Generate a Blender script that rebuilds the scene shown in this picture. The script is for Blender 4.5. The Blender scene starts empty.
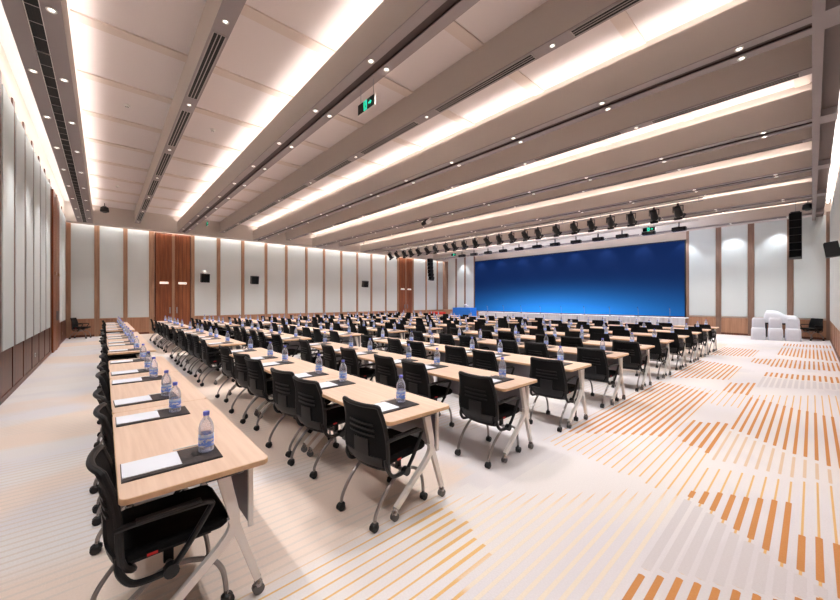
import bpy, math, random
from mathutils import Vector, Matrix
random.seed(7)
scene = bpy.context.scene
COL = scene.collection
PI = math.pi
ORD = ['first','second','third','fourth','fifth','sixth','seventh','eighth','ninth','tenth','eleventh','twelfth',
       'thirteenth','fourteenth','fifteenth','sixteenth','seventeenth','eighteenth','nineteenth','twentieth',
       'twenty-first','twenty-second','twenty-third','twenty-fourth']

# ------------------------------------------------------------------ materials
class NT:
    def __init__(s, name):
        m = bpy.data.materials.new(name); m.use_nodes = True
        s.m = m; s.t = m.node_tree; s.n = s.t.nodes; s.l = s.t.links
        s.b = s.n['Principled BSDF']
    def put(s, sock, v):
        if isinstance(v, bpy.types.NodeSocket): s.l.new(v, sock)
        else:
            try: sock.default_value = v
            except Exception: sock.default_value = (*v, 1) if len(v) == 3 else v
    def math(s, op, a, b=None, c=None, clamp=False):
        n = s.n.new('ShaderNodeMath'); n.operation = op; n.use_clamp = clamp
        s.put(n.inputs[0], a)
        if b is not None: s.put(n.inputs[1], b)
        if c is not None: s.put(n.inputs[2], c)
        return n.outputs[0]
    def add(s, a, b): return s.math('ADD', a, b)
    def sub(s, a, b): return s.math('SUBTRACT', a, b)
    def mul(s, a, b): return s.math('MULTIPLY', a, b)
    def mx(s, a, b): return s.math('MAXIMUM', a, b)
    def mn(s, a, b): return s.math('MINIMUM', a, b)
    def ss(s, v, lo, hi, t0=0.0, t1=1.0):
        n = s.n.new('ShaderNodeMapRange'); n.interpolation_type = 'SMOOTHSTEP'
        s.put(n.inputs[0], v); s.put(n.inputs[1], lo); s.put(n.inputs[2], hi); s.put(n.inputs[3], t0); s.put(n.inputs[4], t1)
        return n.outputs[0]
    def mix(s, f, a, b, mode='MIX'):
        n = s.n.new('ShaderNodeMix'); n.data_type = 'RGBA'; n.blend_type = mode
        s.put(n.inputs[0], f)
        s.put(n.inputs[6], (*a, 1) if isinstance(a, tuple) and len(a) == 3 else a)
        s.put(n.inputs[7], (*b, 1) if isinstance(b, tuple) and len(b) == 3 else b)
        return n.outputs[2]
    def coord(s, kind='Object'):
        if kind == 'World': return s.n.new('ShaderNodeNewGeometry').outputs['Position']
        return s.n.new('ShaderNodeTexCoord').outputs[kind]
    def mapped(s, v, scale):
        n = s.n.new('ShaderNodeMapping'); s.put(n.inputs[0], v); n.inputs[3].default_value = scale
        return n.outputs[0]
    def noise(s, v, scale=1.0, detail=3.0, rough=.5):
        n = s.n.new('ShaderNodeTexNoise'); s.put(n.inputs['Vector'], v)
        n.inputs['Scale'].default_value = scale; n.inputs['Detail'].default_value = detail; n.inputs['Roughness'].default_value = rough
        return n.outputs[0]
    def sep(s, v):
        n = s.n.new('ShaderNodeSeparateXYZ'); s.put(n.inputs[0], v); return n.outputs
    def comb(s, x, y, z):
        n = s.n.new('ShaderNodeCombineXYZ')
        for i, q in enumerate((x, y, z)): s.put(n.inputs[i], q)
        return n.outputs[0]
    def bump(s, h, dist=.01, strength=.5):
        n = s.n.new('ShaderNodeBump'); s.put(n.inputs['Height'], h)
        n.inputs['Distance'].default_value = dist; n.inputs['Strength'].default_value = strength
        s.l.new(n.outputs[0], s.b.inputs['Normal'])
    def set(s, **k):
        names = dict(color='Base Color', rough='Roughness', metal='Metallic', spec='Specular IOR Level', emc='Emission Color', ems='Emission Strength', trans='Transmission Weight')
        for a, v in k.items():
            sk = s.b.inputs[names[a]]
            if a in ('color', 'emc') and isinstance(v, tuple) and len(v) == 3: v = (*v, 1)
            s.put(sk, v)
        return s

def lin(r, g, b):
    f = lambda c: c/255/12.92 if c/255 <= .04045 else ((c/255+.055)/1.055)**2.4
    return (f(r), f(g), f(b))

def mottled(name, rgb, rough=.6, amt=.06, scale=8.0, metal=0.0, spec=.4, kind='Object', bump=0.0):
    t = NT(name); c = lin(*rgb)
    n = t.noise(t.coord(kind), scale, 4)
    lo = tuple(x*(1-amt) for x in c); hi = tuple(min(1, x*(1+amt)) for x in c)
    t.set(color=t.mix(n, lo, hi), rough=rough, metal=metal, spec=spec)
    if bump: t.bump(n, .01, bump)
    return t.m

def wood(name, rgb, rgb2, axis, freq=26.0, rough=.45, kind='World', board=0.0):
    t = NT(name)
    sc = {'x': (1.2, freq, freq), 'y': (freq, 1.2, freq), 'z': (freq, freq, 1.0)}[axis]
    p = t.coord(kind)
    n = t.noise(t.mapped(p, sc), 1.0, 5, .6)
    n2 = t.noise(t.mapped(p, tuple(q*.12 for q in sc)), 1.0, 2)
    f = t.ss(t.add(t.mul(n, .7), t.mul(n2, .3)), .33, .67)
    t.set(color=t.mix(f, lin(*rgb), lin(*rgb2)), rough=rough, spec=.35)
    return t.m

def emissive(name, rgb, strength):
    t = NT(name); c = lin(*rgb)
    n = t.noise(t.coord('Object'), 3.0, 2)
    t.set(color=c, emc=t.mix(n, tuple(x*.97 for x in c), c), ems=strength)
    return t.m

M = {}
M['black_mesh'] = mottled('black_mesh_fabric', (17, 17, 19), .8, .35, 220.0, spec=.25, bump=.25)
M['black_fabric'] = mottled('black_seat_fabric', (16, 16, 18), .9, .3, 150.0, spec=.2, bump=.3)
M['black_plastic'] = mottled('black_plastic', (21, 21, 23), .45, .12, 30.0, spec=.4)
M['dark_plastic'] = mottled('charcoal_plastic', (36, 37, 41), .45, .1, 30.0, spec=.5)
M['lumbar'] = mottled('black_lumbar_plastic', (25, 25, 28), .5, .1, 30.0, spec=.4)
M['grey_metal'] = mottled('grey_leg_metal', (150, 144, 142), .32, .06, 20.0, metal=.75)
M['white_metal'] = mottled('white_leg_metal', (247, 243, 238), .35, .03, 10.0)
M['chrome'] = mottled('caster_metal', (170, 168, 168), .25, .06, 20.0, metal=.8)
M['caster_grey'] = mottled('caster_grey', (95, 93, 92), .35, .1, 30.0)
M['red_tag'] = mottled('red_tag', (205, 40, 40), .6, .1, 60.0)
M['table_wood'] = wood('beech_tabletop', (220, 189, 166), (234, 206, 185), 'y', 30, .38, 'Object')
M['table_edge'] = wood('beech_edge', (210, 172, 134), (222, 186, 150), 'y', 30, .45, 'Object')
M['panel_grey'] = mottled('modesty_panel_grey', (150, 148, 156), .55, .05, 15.0)
M['pad_leather'] = mottled('dark_leather', (62, 56, 56), .5, .2, 90.0, bump=.2)
M['paper'] = mottled('white_paper', (230, 233, 241), .8, .02, 20.0)
M['pen_white'] = mottled('pale_pen', (235, 232, 230), .4, .03, 40.0)
M['cap_blue'] = mottled('lilac_cap', (110, 122, 220), .4, .08, 40.0)
M['cloth_white'] = mottled('white_cloth', (236, 238, 246), .85, .04, 12.0, bump=.15)
M['cloth_blue'] = mottled('blue_cloth', (44, 136, 246), .8, .08, 8.0, bump=.15)
M['cloth_red'] = mottled('red_cloth', (196, 44, 40), .8, .08, 8.0, bump=.15)
M['flower_white'] = mottled('white_petals', (248, 244, 240), .8, .08, 40.0)
M['ceil_white'] = mottled('ceiling_white', (232, 224, 223), .85, .02, 1.2, kind='World')
M['ceil_rib'] = mottled('ceiling_rib', (222, 209, 201), .8, .02, 2.0, kind='World')
M['beam_beige'] = mottled('beam_beige', (201, 192, 185), .75, .03, 1.5, kind='World')
M['strip_grey'] = mottled('soffit_grey', (152, 142, 142), .5, .04, 3.0, kind='World')
M['slot_dark'] = mottled('slot_dark', (78, 64, 62), .6, .1, 4.0, kind='World')
M['vent_dark'] = mottled('vent_dark', (14, 13, 13), .6, .1, 10.0)
M['vent_slat'] = mottled('vent_slat', (178, 168, 166), .5, .05, 10.0)
M['soffit_dark'] = mottled('end_soffit_brown', (120, 106, 102), .6, .04, 3.0, kind='World')
M['wood_z'] = wood('walnut_vertical', (112, 66, 44), (150, 96, 66), 'z', 22, .42)
M['wood_dark'] = wood('walnut_dark_vertical', (78, 44, 32), (114, 68, 48), 'z', 20, .4)
M['wood_light'] = wood('oak_pilaster', (152, 116, 92), (180, 144, 118), 'z', 24, .42)
M['wood_stage'] = wood('taupe_pilaster', (130, 102, 88), (156, 126, 110), 'z', 24, .42)
M['wood_tan'] = wood('tan_wainscot', (160, 116, 90), (184, 140, 112), 'z', 20, .42)
M['wood_red'] = wood('mahogany_door', (122, 66, 42), (160, 96, 62), 'z', 16, .38)
M['wall_paint'] = mottled('wall_paint', (214, 198, 186), .8, .03, 1.0, kind='World')
M['off_white'] = mottled('white_plastic', (236, 234, 230), .4, .03, 20.0)
M['sign_black'] = mottled('sign_black', (12, 14, 14), .3, .2, 20.0)
M['sign_green'] = emissive('exit_sign_green', (40, 225, 180), 1.6)
M['plate_light'] = emissive('lit_door_plate', (255, 244, 232), .9)
M['led'] = emissive('cove_led', (255, 247, 242), 25.0)
M['led_wall'] = emissive('wall_wash_led', (250, 250, 250), 130.0)
M['led_side'] = emissive('side_wash_led', (250, 250, 248), 22.0)
M['lens'] = emissive('downlight_lens', (255, 248, 240), 5.0)
M['steel'] = mottled('truss_steel', (150, 150, 158), .35, .05, 12.0, metal=.6)

def fabric_panel():
    t = NT('pale_fabric_panel'); p = t.coord('World')
    n = t.noise(t.mapped(p, (60, 60, 60)), 1.0, 3)
    n2 = t.noise(t.mapped(p, (.7, .7, .35)), 1.0, 2)
    c = t.mix(n2, lin(222, 230, 230), lin(232, 237, 237))
    t.set(color=t.mix(t.mul(n, .25), c, lin(200, 206, 206)), rough=.9, spec=.2); t.bump(n, .003, .3)
    return t.m
M['panel'] = fabric_panel()

def bottle_plastic(name='clear_bottle_plastic', lo=.22):
    t = NT(name)
    lw = t.n.new('ShaderNodeLayerWeight'); lw.inputs[0].default_value = .35
    tr = t.n.new('ShaderNodeBsdfTransparent')
    nz = t.noise(t.mapped(t.coord('Object'), (40, 40, 25)), 1.0, 2)
    t.l.new(t.mix(nz, (.87, .90, 1.0), (.96, .97, 1.0)), tr.inputs[0])
    t.set(color=lin(238, 240, 253), rough=.08, spec=.8)
    ms = t.n.new('ShaderNodeMixShader')
    t.l.new(t.ss(lw.outputs['Facing'], 0.0, 1.0, lo, .8), ms.inputs[0])
    t.l.new(tr.outputs[0], ms.inputs[1]); t.l.new(t.b.outputs[0], ms.inputs[2])
    t.l.new(ms.outputs[0], t.n['Material Output'].inputs[0])
    return t.m
M['bottle'] = bottle_plastic(); M['bottle_far'] = bottle_plastic('clear_bottle_plastic_milky', .42)

def bottle_label():
    t = NT('blue_bottle_label'); o = t.sep(t.coord('Object'))
    n = t.noise(t.mapped(t.coord('Object'), (25, 25, 50)), 1.0, 2)
    band = t.ss(o[2], .075, .09)
    c = t.mix(band, lin(116, 158, 250), lin(190, 216, 252))
    c = t.mix(t.ss(n, .53, .58), c, lin(232, 234, 250))
    t.set(color=c, rough=.35); return t.m
M['label'] = bottle_label()

def screen_mat():
    t = NT('blue_stage_screen'); p = t.sep(t.coord('Generated'))
    y, z = p[1], p[2]
    # emission colour over a matte surface: deep navy to bright blue low in middle
    dy = t.mul(t.sub(y, .50), 1.7)
    base = t.ss(z, -.12, .88, 1.0, 0.0)
    glow = t.math('POWER', base, 2.6)
    side = t.ss(t.math('ABSOLUTE', dy), .0, .95, 1.0, .28)
    g = t.mul(glow, side)
    n = t.noise(t.mapped(t.coord('World'), (1, .5, .8)), 1.0, 2)
    c = t.mix(g, (.002, .009, .045), (.035, .34, 1.05))
    c = t.mix(t.mul(n, .06), c, (.004, .03, .16))
    t.set(color=(.003, .010, .042), rough=.6, emc=c, ems=1.6, spec=.04)
    return t.m
M['screen'] = screen_mat()

def carpet():
    t = NT('striped_carpet'); p = t.coord('World'); s = t.sep(p); X, Y = s[0], s[1]
    P = .077
    k = t.math('FLOOR', t.math('DIVIDE', t.sub(Y, .70), P))
    fr = t.math('FRACT', t.math('DIVIDE', t.sub(Y, .70), P))
    dist = t.mul(t.math('ABSOLUTE', t.sub(fr, .5)), 2.0)
    Yq = t.add(t.mul(t.add(k, .5), P), .70)
    rnd = t.n.new('ShaderNodeTexWhiteNoise'); rnd.noise_dimensions = '1D'; t.put(rnd.inputs['W'], k)
    jit = t.mul(t.sub(rnd.outputs['Value'], .5), .10)
    Xj = t.add(X, jit)
    def band(v, a, b, e=.005): return t.mul(t.ss(v, a-e, a+e), t.ss(v, b-e, b+e, 1.0, 0.0))
    def total(xs):
        r = xs[0]
        for q in xs[1:]: r = t.mx(r, q)
        return r
    def trap(lo, hi, d, sa, sb, e=.005):       # bar field from lo to hi, edges moving with the stripe
        a = t.sub(Xj, t.mul(d, sa)); b = t.sub(Xj, t.mul(d, sb))
        return t.mul(t.ss(a, lo-e, lo+e), t.ss(b, hi-e, hi+e, 1.0, 0.0))
    inA = t.ss(Y, .695, .705, 1.0, 0.0); inB = t.sub(1.0, inA)
    nearB = t.mul(inB, t.ss(Y, 1.95, 2.15, 1.0, 0.0))
    dA = t.sub(.66, Yq); dB = t.sub(Yq, .74)
    # the strip in front of the camera's feet
    thickA = total([trap(1.55, 2.30, dA, -.7, .77), t.mul(trap(3.50, 3.64, dA, -.72, .8), t.ss(Yq, .10, .12)), t.mul(trap(3.50, 3.27, dA, -.72, .42), t.ss(Yq, .10, .12, 1.0, 0.0)),
                    trap(10.3, 10.9, dA, .2, .4), trap(11.9, 12.7, dA, .3, .5), trap(14.6, 16.2, dA, -.4, .4), trap(17.6, 18.6, dA, .2, .3)])
    midA = total([trap(5.75, 7.9, dA, -.7, -.6), trap(12.7, 13.6, dA, .5, .2), trap(16.2, 16.9, dA, .4, .2)])
    thinA = total([trap(3.0, 4.25, dA, -.3, .55), trap(5.75, 8.1, dA, -.7, 1.1), trap(.2, 1.55, dA, .2, -.7)])
    greyA = total([trap(2.36, 3.44, dA, .7, -.7), t.mul(trap(4.5, 5.65, dA, .3, -.7), .45), trap(8.9, 10.2, dA, .9, .2), trap(16.9, 17.5, dA, .1, .2)])
    # the strip beside the table ends
    thickB = total([trap(4.70, 6.02, dB, .85, -.7), trap(8.05, 9.35, dB, .1, -1.1), trap(12.2, 13.4, dB, .5, -.3)])
    thickB = t.mul(thickB, t.ss(Y, 1.02, 1.12, 1.0, 0.0))
    midB = t.mul(total([trap(5.3, 7.6, dB, -.9, .4), trap(9.6, 11.2, dB, -.7, .5), trap(13.8, 15.5, dB, -.5, .2)]), t.ss(Y, 1.1, 1.15))
    low = t.mul(trap(.3, 1.10, dB, .5, .72, .05), t.ss(Y, 1.36, 1.44, 1.0, 0.0))
    thinB = total([trap(3.50, 4.7, dB, .2, .85), t.mul(trap(-.2, 1.66, dB, .0, .28), t.ss(Y, 1.3, 1.4)), trap(7.0, 8.05, dB, -.2, .1)])
    faintB = trap(1.1, 3.5, dB, .4, -1.2, .25)
    # everywhere else: soft drifting fields
    f1 = t.noise(t.comb(t.mul(Xj, .55), t.mul(Yq, .7), 1.7), 1.0, 2)
    f2 = t.noise(t.comb(t.mul(Xj, .28), t.mul(Yq, .4), 9.3), 1.0, 2)
    rest = t.ss(Y, 1.95, 2.15)
    thickR = t.mul(t.ss(f1, .60, .64), t.ss(X, 1.0, 5.0, .0, 1.0)); thinR = t.ss(f1, .45, .50)
    W = total([t.mul(inA, total([t.mul(thickA, .44), t.mul(midA, .35), t.mul(thinA, .17), t.mul(greyA, .64)])),
               t.mul(nearB, total([t.mul(thickB, .44), t.mul(midB, .40), t.mul(low, .26), t.mul(thinB, .17), t.mul(faintB, .34)])),
               t.mul(rest, total([t.mul(thickR, .40), t.mul(thinR, .27)]))])
    bar = t.mul(t.ss(t.sub(dist, W), -.04, .04, 1.0, 0.0), t.ss(W, .02, .1))
    cream = lin(227, 222, 220); pale = lin(222, 218, 221)
    big = t.noise(t.mapped(p, (.45, .9, 1)), 1.0, 2)
    tile = t.noise(t.mapped(p, (1.6, 2.4, 1)), 1.0, 4)
    base = t.mix(t.ss(big, .42, .58), cream, pale); base = t.mix(t.mul(t.ss(f1, .36, .42, 1.0, 0.0), .7), base, lin(214, 209, 212))
    base = t.mix(t.mul(t.ss(f2, .5, .56), rest), base, lin(231, 212, 198))
    base = t.mix(t.mul(tile, .16), base, lin(206, 194, 190))
    orange = lin(200, 126, 32); amber = lin(226, 178, 100); mauve = lin(209, 203, 204); faint = lin(232, 220, 202); tan = lin(217, 204, 194)
    cbar = t.mix(total([t.mul(inA, thickA), t.mul(inA, midA), t.mul(nearB, thickB), t.mul(nearB, midB)]), amber, orange)
    cbar = t.mix(t.mul(inA, greyA), cbar, mauve)
    cbar = t.mix(t.mul(nearB, t.mul(faintB, t.sub(1.0, total([thickB, midB, low, thinB])))), cbar, faint)
    cbar = t.mix(rest, cbar, t.mix(t.mul(thickR, .8), tan, lin(214, 160, 112)))
    speck = t.noise(t.mapped(p, (90, 90, 1)), 1.0, 3)
    c = t.mix(bar, base, t.mix(t.mul(speck, .2), cbar, base))
    c = t.mix(t.ss(speck, .2, .8, .12, 0.0), c, lin(170, 158, 150))
    t.set(color=c, rough=.95, spec=.1)
    t.bump(t.add(t.mul(speck, .6), t.mul(bar, .5)), .004, .5)
    return t.m
M['carpet'] = carpet()

# ------------------------------------------------------------------ mesh builder
class MB:
    def __init__(s): s.v = []; s.f = []; s.mi = []; s.sm = []; s.mats = []
    def mat(s, m):
        if m not in s.mats: s.mats.append(m)
        return s.mats.index(m)
    def add(s, vs, fs, m, smooth=False, T=None):
        o = len(s.v); i = s.mat(m)
        for q in vs:
            q = Vector(q)
            s.v.append(tuple(T @ q if T else q))
        for f in fs:
            s.f.append(tuple(o+k for k in f)); s.mi.append(i); s.sm.append(smooth)
        return s
    def box(s, x0, x1, y0, y1, z0, z1, m, T=None, bev=0.0):
        if bev > 0:
            b = min(bev, (x1-x0)*.45, (y1-y0)*.45, (z1-z0)*.45)
            return s.slab([(x0+b*.3, y0), (x1-b*.3, y0), (x1, y0+b*.3), (x1, y1-b*.3), (x1-b*.3, y1), (x0+b*.3, y1), (x0, y1-b*.3), (x0, y0+b*.3)], z0, z1, m, b*.5, T)
        vs = [(x, y, z) for x in (x0, x1) for y in (y0, y1) for z in (z0, z1)]
        fs = [(0, 1, 3, 2), (4, 6, 7, 5), (0, 4, 5, 1), (2, 3, 7, 6), (0, 2, 6, 4), (1, 5, 7, 3)]
        return s.add(vs, fs, m, False, T)
    def slab(s, poly, z0, z1, m, bev=0.0, T=None, m_side=None, smooth=False):
        n = len(poly); cx = sum(p[0] for p in poly)/n; cy = sum(p[1] for p in poly)/n
        def ring(z, b):
            out = []
            for i, (x, y) in enumerate(poly):
                if b:
                    px, py = poly[i-1]; qx, qy = poly[(i+1) % n]
                    tx, ty = qx-px, qy-py; L = math.hypot(tx, ty) or 1
                    x, y = x-ty/L*b, y+tx/L*b
                out.append((x, y, z))
            return out
        rs = [ring(z0, bev), ring(z0+bev, 0), ring(z1-bev, 0), ring(z1, bev)] if bev else [ring(z0, 0), ring(z1, 0)]
        vs = [p for r in rs for p in r]; side = []
        for k in range(len(rs)-1):
            for i in range(n):
                j = (i+1) % n; side.append((k*n+i, k*n+j, (k+1)*n+j, (k+1)*n+i))
        s.add(vs, [tuple(range(n-1, -1, -1)), tuple((len(rs)-1)*n+i for i in range(n))] , m, False, T)
        return s.add(vs, side, m_side or m, smooth, T)
    def extrude(s, prof, a0, a1, axis, m, caps=True):   # profile in the other two axes
        n = len(prof)
        def pt(u, w, a): return (u, a, w) if axis == 'y' else (a, u, w)
        vs = [pt(u, w, a0) for u, w in prof]+[pt(u, w, a1) for u, w in prof]
        fs = [(i, (i+1) % n, n+(i+1) % n, n+i) for i in range(n)]
        if caps: fs += [tuple(range(n-1, -1, -1)), tuple(range(n, 2*n))]
        return s.add(vs, fs, m)
    def lathe(s, prof, m, seg=16, T=None, smooth=True, cap=True):
        vs = []; fs = []; n = len(prof)
        for r, z in prof:
            for k in range(seg):
                a = 2*PI*k/seg; vs.append((r*math.cos(a), r*math.sin(a), z))
        for i in range(n-1):
            for k in range(seg):
                j = (k+1) % seg; fs.append((i*seg+k, i*seg+j, (i+1)*seg+j, (i+1)*seg+k))
        if cap: fs += [tuple(range(seg-1, -1, -1)), tuple((n-1)*seg+k for k in range(seg))]
        return s.add(vs, fs, m, smooth, T)
    def tube(s, pts, r, m, seg=8, smooth_path=0, close=False, rb=None):
        P = [Vector(p) for p in pts]
        if smooth_path: P = catmull(P, smooth_path, close)
        n = len(P); vs = []; fs = []; prev = None
        for i in range(n):
            if close: d = P[(i+1) % n]-P[i-1]
            else: d = P[min(i+1, n-1)]-P[max(i-1, 0)]
            d.normalize()
            if prev is None:
                u = d.orthogonal().normalized()
            else:
                u = (prev-d*prev.dot(d)).normalized()
            prev = u; w = d.cross(u)
            rr = r if rb is None else r+(rb-r)*i/(n-1)
            for k in range(seg):
                a = 2*PI*k/seg; vs.append(P[i]+(u*math.cos(a)+w*math.sin(a))*rr)
        for i in range(n if close else n-1):
            i2 = (i+1) % n
            for k in range(seg):
                j = (k+1) % seg; fs.append((i*seg+k, i*seg+j, i2*seg+j, i2*seg+k))
        if not close: fs += [tuple(range(seg-1, -1, -1)), tuple((n-1)*seg+k for k in range(seg))]
        return s.add(vs, fs, m, True)
    def ribbon(s, path, widths, y0, y1, m):             # a flat bar following a path in the x-z plane
        L = []; R = []; n = len(path)
        for i, (x, z) in enumerate(path):
            a = path[max(i-1, 0)]; b = path[min(i+1, n-1)]
            dx, dz = b[0]-a[0], b[1]-a[1]; q = math.hypot(dx, dz); w = widths[i]/2
            L.append((x-dz/q*w, z+dx/q*w)); R.append((x+dz/q*w, z-dx/q*w))
        vs = []
        for y in (y0, y1):
            vs += [(x, y, z) for x, z in L]+[(x, y, z) for x, z in R]
        fs = []
        for i in range(n-1):
            fs += [(i, i+1, n+i+1, n+i), (2*n+i, 3*n+i, 3*n+i+1, 2*n+i+1), (i, 2*n+i, 2*n+i+1, i+1), (n+i, n+i+1, 3*n+i+1, 3*n+i)]
        fs += [(0, n, 3*n, 2*n), (n-1, 3*n-1, 4*n-1, 2*n-1)]
        return s.add(vs, fs, m)
    def mesh(s, name):
        me = bpy.data.meshes.new(name); me.from_pydata(s.v, [], s.f)
        for m in s.mats: me.materials.append(M[m])
        me.polygons.foreach_set('material_index', s.mi); me.polygons.foreach_set('use_smooth', s.sm)
        me.update()
        if any(s.sm): me.set_sharp_from_angle(angle=math.radians(42))
        return me
    def build(s, name, parent=None, loc=None, rz=0):
        o = bpy.data.objects.new(name, s.mesh(name)); COL.objects.link(o)
        if parent is not None: o.parent = parent
        if loc: o.location = loc
        if rz: o.rotation_euler.z = rz
        return o

def catmull(P, k, close=False):
    out = []; n = len(P)
    for i in range(n if close else n-1):
        if close: p0, p1, p2, p3 = P[i-1], P[i], P[(i+1) % n], P[(i+2) % n]
        else: p0, p1, p2, p3 = P[max(i-1, 0)], P[i], P[i+1], P[min(i+2, n-1)]
        for j in range(k):
            t = j/k
            out.append(.5*((2*p1)+(p2-p0)*t+(2*p0-5*p1+4*p2-p3)*t*t+(3*p1-p0-3*p2+p3)*t**3))
    if not close: out.append(P[-1].copy())
    return out

def T_(x=0, y=0, z=0, rx=0, ry=0, rz=0):
    return Matrix.Translation((x, y, z)) @ Matrix.Rotation(rz, 4, 'Z') @ Matrix.Rotation(ry, 4, 'Y') @ Matrix.Rotation(rx, 4, 'X')

def empty(name, loc=(0, 0, 0), rz=0):
    o = bpy.data.objects.new(name, None); COL.objects.link(o); o.location = loc; o.rotation_euler.z = rz
    o.empty_display_size = .1
    return o
def tag(o, label, cat, group=None):
    o['label'] = label; o['category'] = cat
    if group: o['group'] = group
    return o
def struct(o): o['kind'] = 'structure'; return o
def copy_tree(o, parent=None):
    c = o.copy(); COL.objects.link(c)
    if parent is not None: c.parent = parent
    for ch in KIDS.get(o.name, ()): copy_tree(ch, c)
    return c
KIDS = {}
def register(o):
    KIDS[o.name] = [c for c in COL.objects if c.parent == o]
    for c in KIDS[o.name]: register(c)

# ------------------------------------------------------------------ camera
F = 352.0; CA, SA = .744, .668
cam = bpy.data.cameras.new('camera'); co = bpy.data.objects.new('camera', cam); COL.objects.link(co)
cam.sensor_width = 36; cam.lens = 36*F/840; cam.clip_start = .05; cam.clip_end = 100
co.location = (0, 0, 1.6); co.rotation_euler = (PI/2, 0, -math.atan2(SA, CA)); scene.camera = co
def proj(x, y, z):
    xc = x*CA-y*SA; d = x*SA+y*CA
    if d < .2: return None
    return 420+F*xc/d, 300-F*(z-1.6)/d, d
def inview(x, y, z, m=70):
    q = proj(x, y, z)
    return q is not None and -m < q[0] < 840+m and -m < q[1] < 600+m

# ------------------------------------------------------------------ room dimensions
XL, XR, YN, YF = -1.2, 21.5, -.5, 21.0
ZC, ZB, ZLIP, ZT = 4.84, 5.05, 5.37, 5.62
CB = [2.82+3.4*k for k in range(6)]
BB = [1.12+3.4*k for k in range(6)]

struct(MB().box(XL-.2, XR+.2, YN-.2, YF+.2, -.1, 0, 'carpet').build('floor'))

# walls with their panels, pilasters and doors
def wall(name, axis, at, inward, a0, a1, base, edges, skip, door_at, top=ZT, pil='wood_light', plate='wood_tan', pz=(.80, 4.95), pd=.06):
    """axis: the wall's running direction; edges: list of (panel start, panel end)."""
    def bx(mb, a, b, d0, d1, z0, z1, m, bev=0.0):
        lo, hi = sorted((at+inward*d0, at+inward*d1))
        if axis == 'x': return mb.box(a, b, lo, hi, z0, z1, m, bev=bev)
        return mb.box(lo, hi, a, b, z0, z1, m, bev=bev)
    w = bx(MB(), a0, a1, -.2, 0, 0, top, base).build(name); struct(w)
    bx(MB(), a0, a1, 0, .012, 0, .78, plate).build('wainscot', w)
    bx(MB(), a0, a1, 0, .03, 0, .09, 'wood_dark').build('skirting', w)
    for a, b in edges:
        bx(MB(), a+.012, b-.012, 0.0, .035, pz[0], pz[1], 'panel', .012).build('fabric_panel', w)
    marks = sorted([e for p in edges for e in p]+[d for q in door_at for d in q]+[a0, a1])
    for a, b in zip(marks[::2], marks[1::2]):
        if b-a > .02 and b-a < .6: bx(MB(), a, b, 0, pd, 0, top-.5, pil, .004).build('pilaster', w)
        elif b-a >= .6: bx(MB(), a, b, 0, .02, .8, top-.5, pil).build('boarding', w)
    return w

def steps(a, b, n, gap):
    p = (b-a)/n
    return [(a+i*p+gap/2, a+(i+1)*p-gap/2) for i in range(n)]
# far wall (Y = 21)
FE = [(-1.05, -.31), (-.15, .66), (.80, 1.59)]+[(3.42, 4.43), (4.59, 5.62), (5.77, 6.86), (7.0, 8.03), (8.17, 9.28), (9.42, 10.46),
      (10.6, 11.7), (11.84, 12.94), (13.07, 14.1), (14.24, 15.38), (15.5, 16.5), (18.15, 19.42), (19.56, 20.7), (20.84, 21.45)]
wf = wall('wall_far', 'x', YF, -1, XL, XR, 'wall_paint', FE, None, [(1.78, 3.28), (16.66, 18.0)])
# left wall (X = -1.2)
LE = steps(1.6, 15.0, 12, .09)+steps(17.45, 20.3, 1, .1)
LE = steps(1.6, 14.95, 12, .20)+[(17.5, 18.85), (18.97, 20.3)]
wl = wall('wall_left', 'y', XL, 1, YN-.2, YF+.2, 'wall_paint', LE, None, [(15.15, 17.3)], pil='wood_dark', plate='wood_dark', pd=.022)
# stage wall (X = 21.5)
SE = [(-.38, .52), (.70, 1.72), (1.92, 2.84), (3.03, 4.06)]+[(17.62, 18.46), (18.6, 19.4), (19.55, 20.4)]
ws = wall('wall_stage', 'y', XR, -1, YN-.2, YF+.2, 'wall_paint', SE, None, [(4.16, 17.5)], pz=(.85, 5.0), pil='wood_stage')
# near wall (Y = -.5)
NE_ = steps(2.0, 21.2, 16, .10)
wn = wall('wall_near', 'x', YN, 1, XL, XR, 'wall_paint', NE_, None, [], pd=.022)

def double_door(name, axis, at, inward, a0, a1, ztop):
    d = None
    def bx(mb, a, b, d0, d1, z0, z1, m, bev=0.0):
        lo, hi = sorted((at+inward*d0, at+inward*d1))
        return mb.box(a, b, lo, hi, z0, z1, m, bev=bev) if axis == 'x' else mb.box(lo, hi, a, b, z0, z1, m, bev=bev)
    mid = (a0+a1)/2
    d = bx(MB(), a0, a1, .0, .03, 0, ztop, 'wood_dark').build(name); struct(d)
    for a, b, h, g in ((a0+.05, mid-.06, mid-.14, -1), (mid+.06, a1-.05, mid+.14, 1)):
        lf = bx(MB(), a, b, .03, .07, .01, ztop-.06, 'wood_red', .01).build('door_leaf', d)
        for gx in (.25, .5, .75):
            x = a+(b-a)*gx
            bx(MB(), x-.008, x+.008, .07, .074, .02, ztop-.08, 'wood_dark').build('groove', lf)
        c = (a+b)/2
        bx(MB(), c-.17, c+.17, .07, .10, 2.38, 2.48, 'plate_light' if axis == 'x' else 'wood_light', .01).build('lit_plate', lf)
        bx(MB(), h-.025, h+.025, .07, .12, .95, 1.25, 'grey_metal', .01).build('door_handle', lf)
    bx(MB(), mid-.05, mid+.05, .03, .085, 0, ztop-.02, 'wood_light', .01).build('centre_post', d)
    return d
double_door('door_1', 'x', YF, -1, 1.80, 3.27, 4.84)
double_door('door_2', 'x', YF, -1, 16.67, 17.99, 4.84)
double_door('door_3', 'y', XL, 1, 15.2, 17.25, 5.0)

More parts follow.
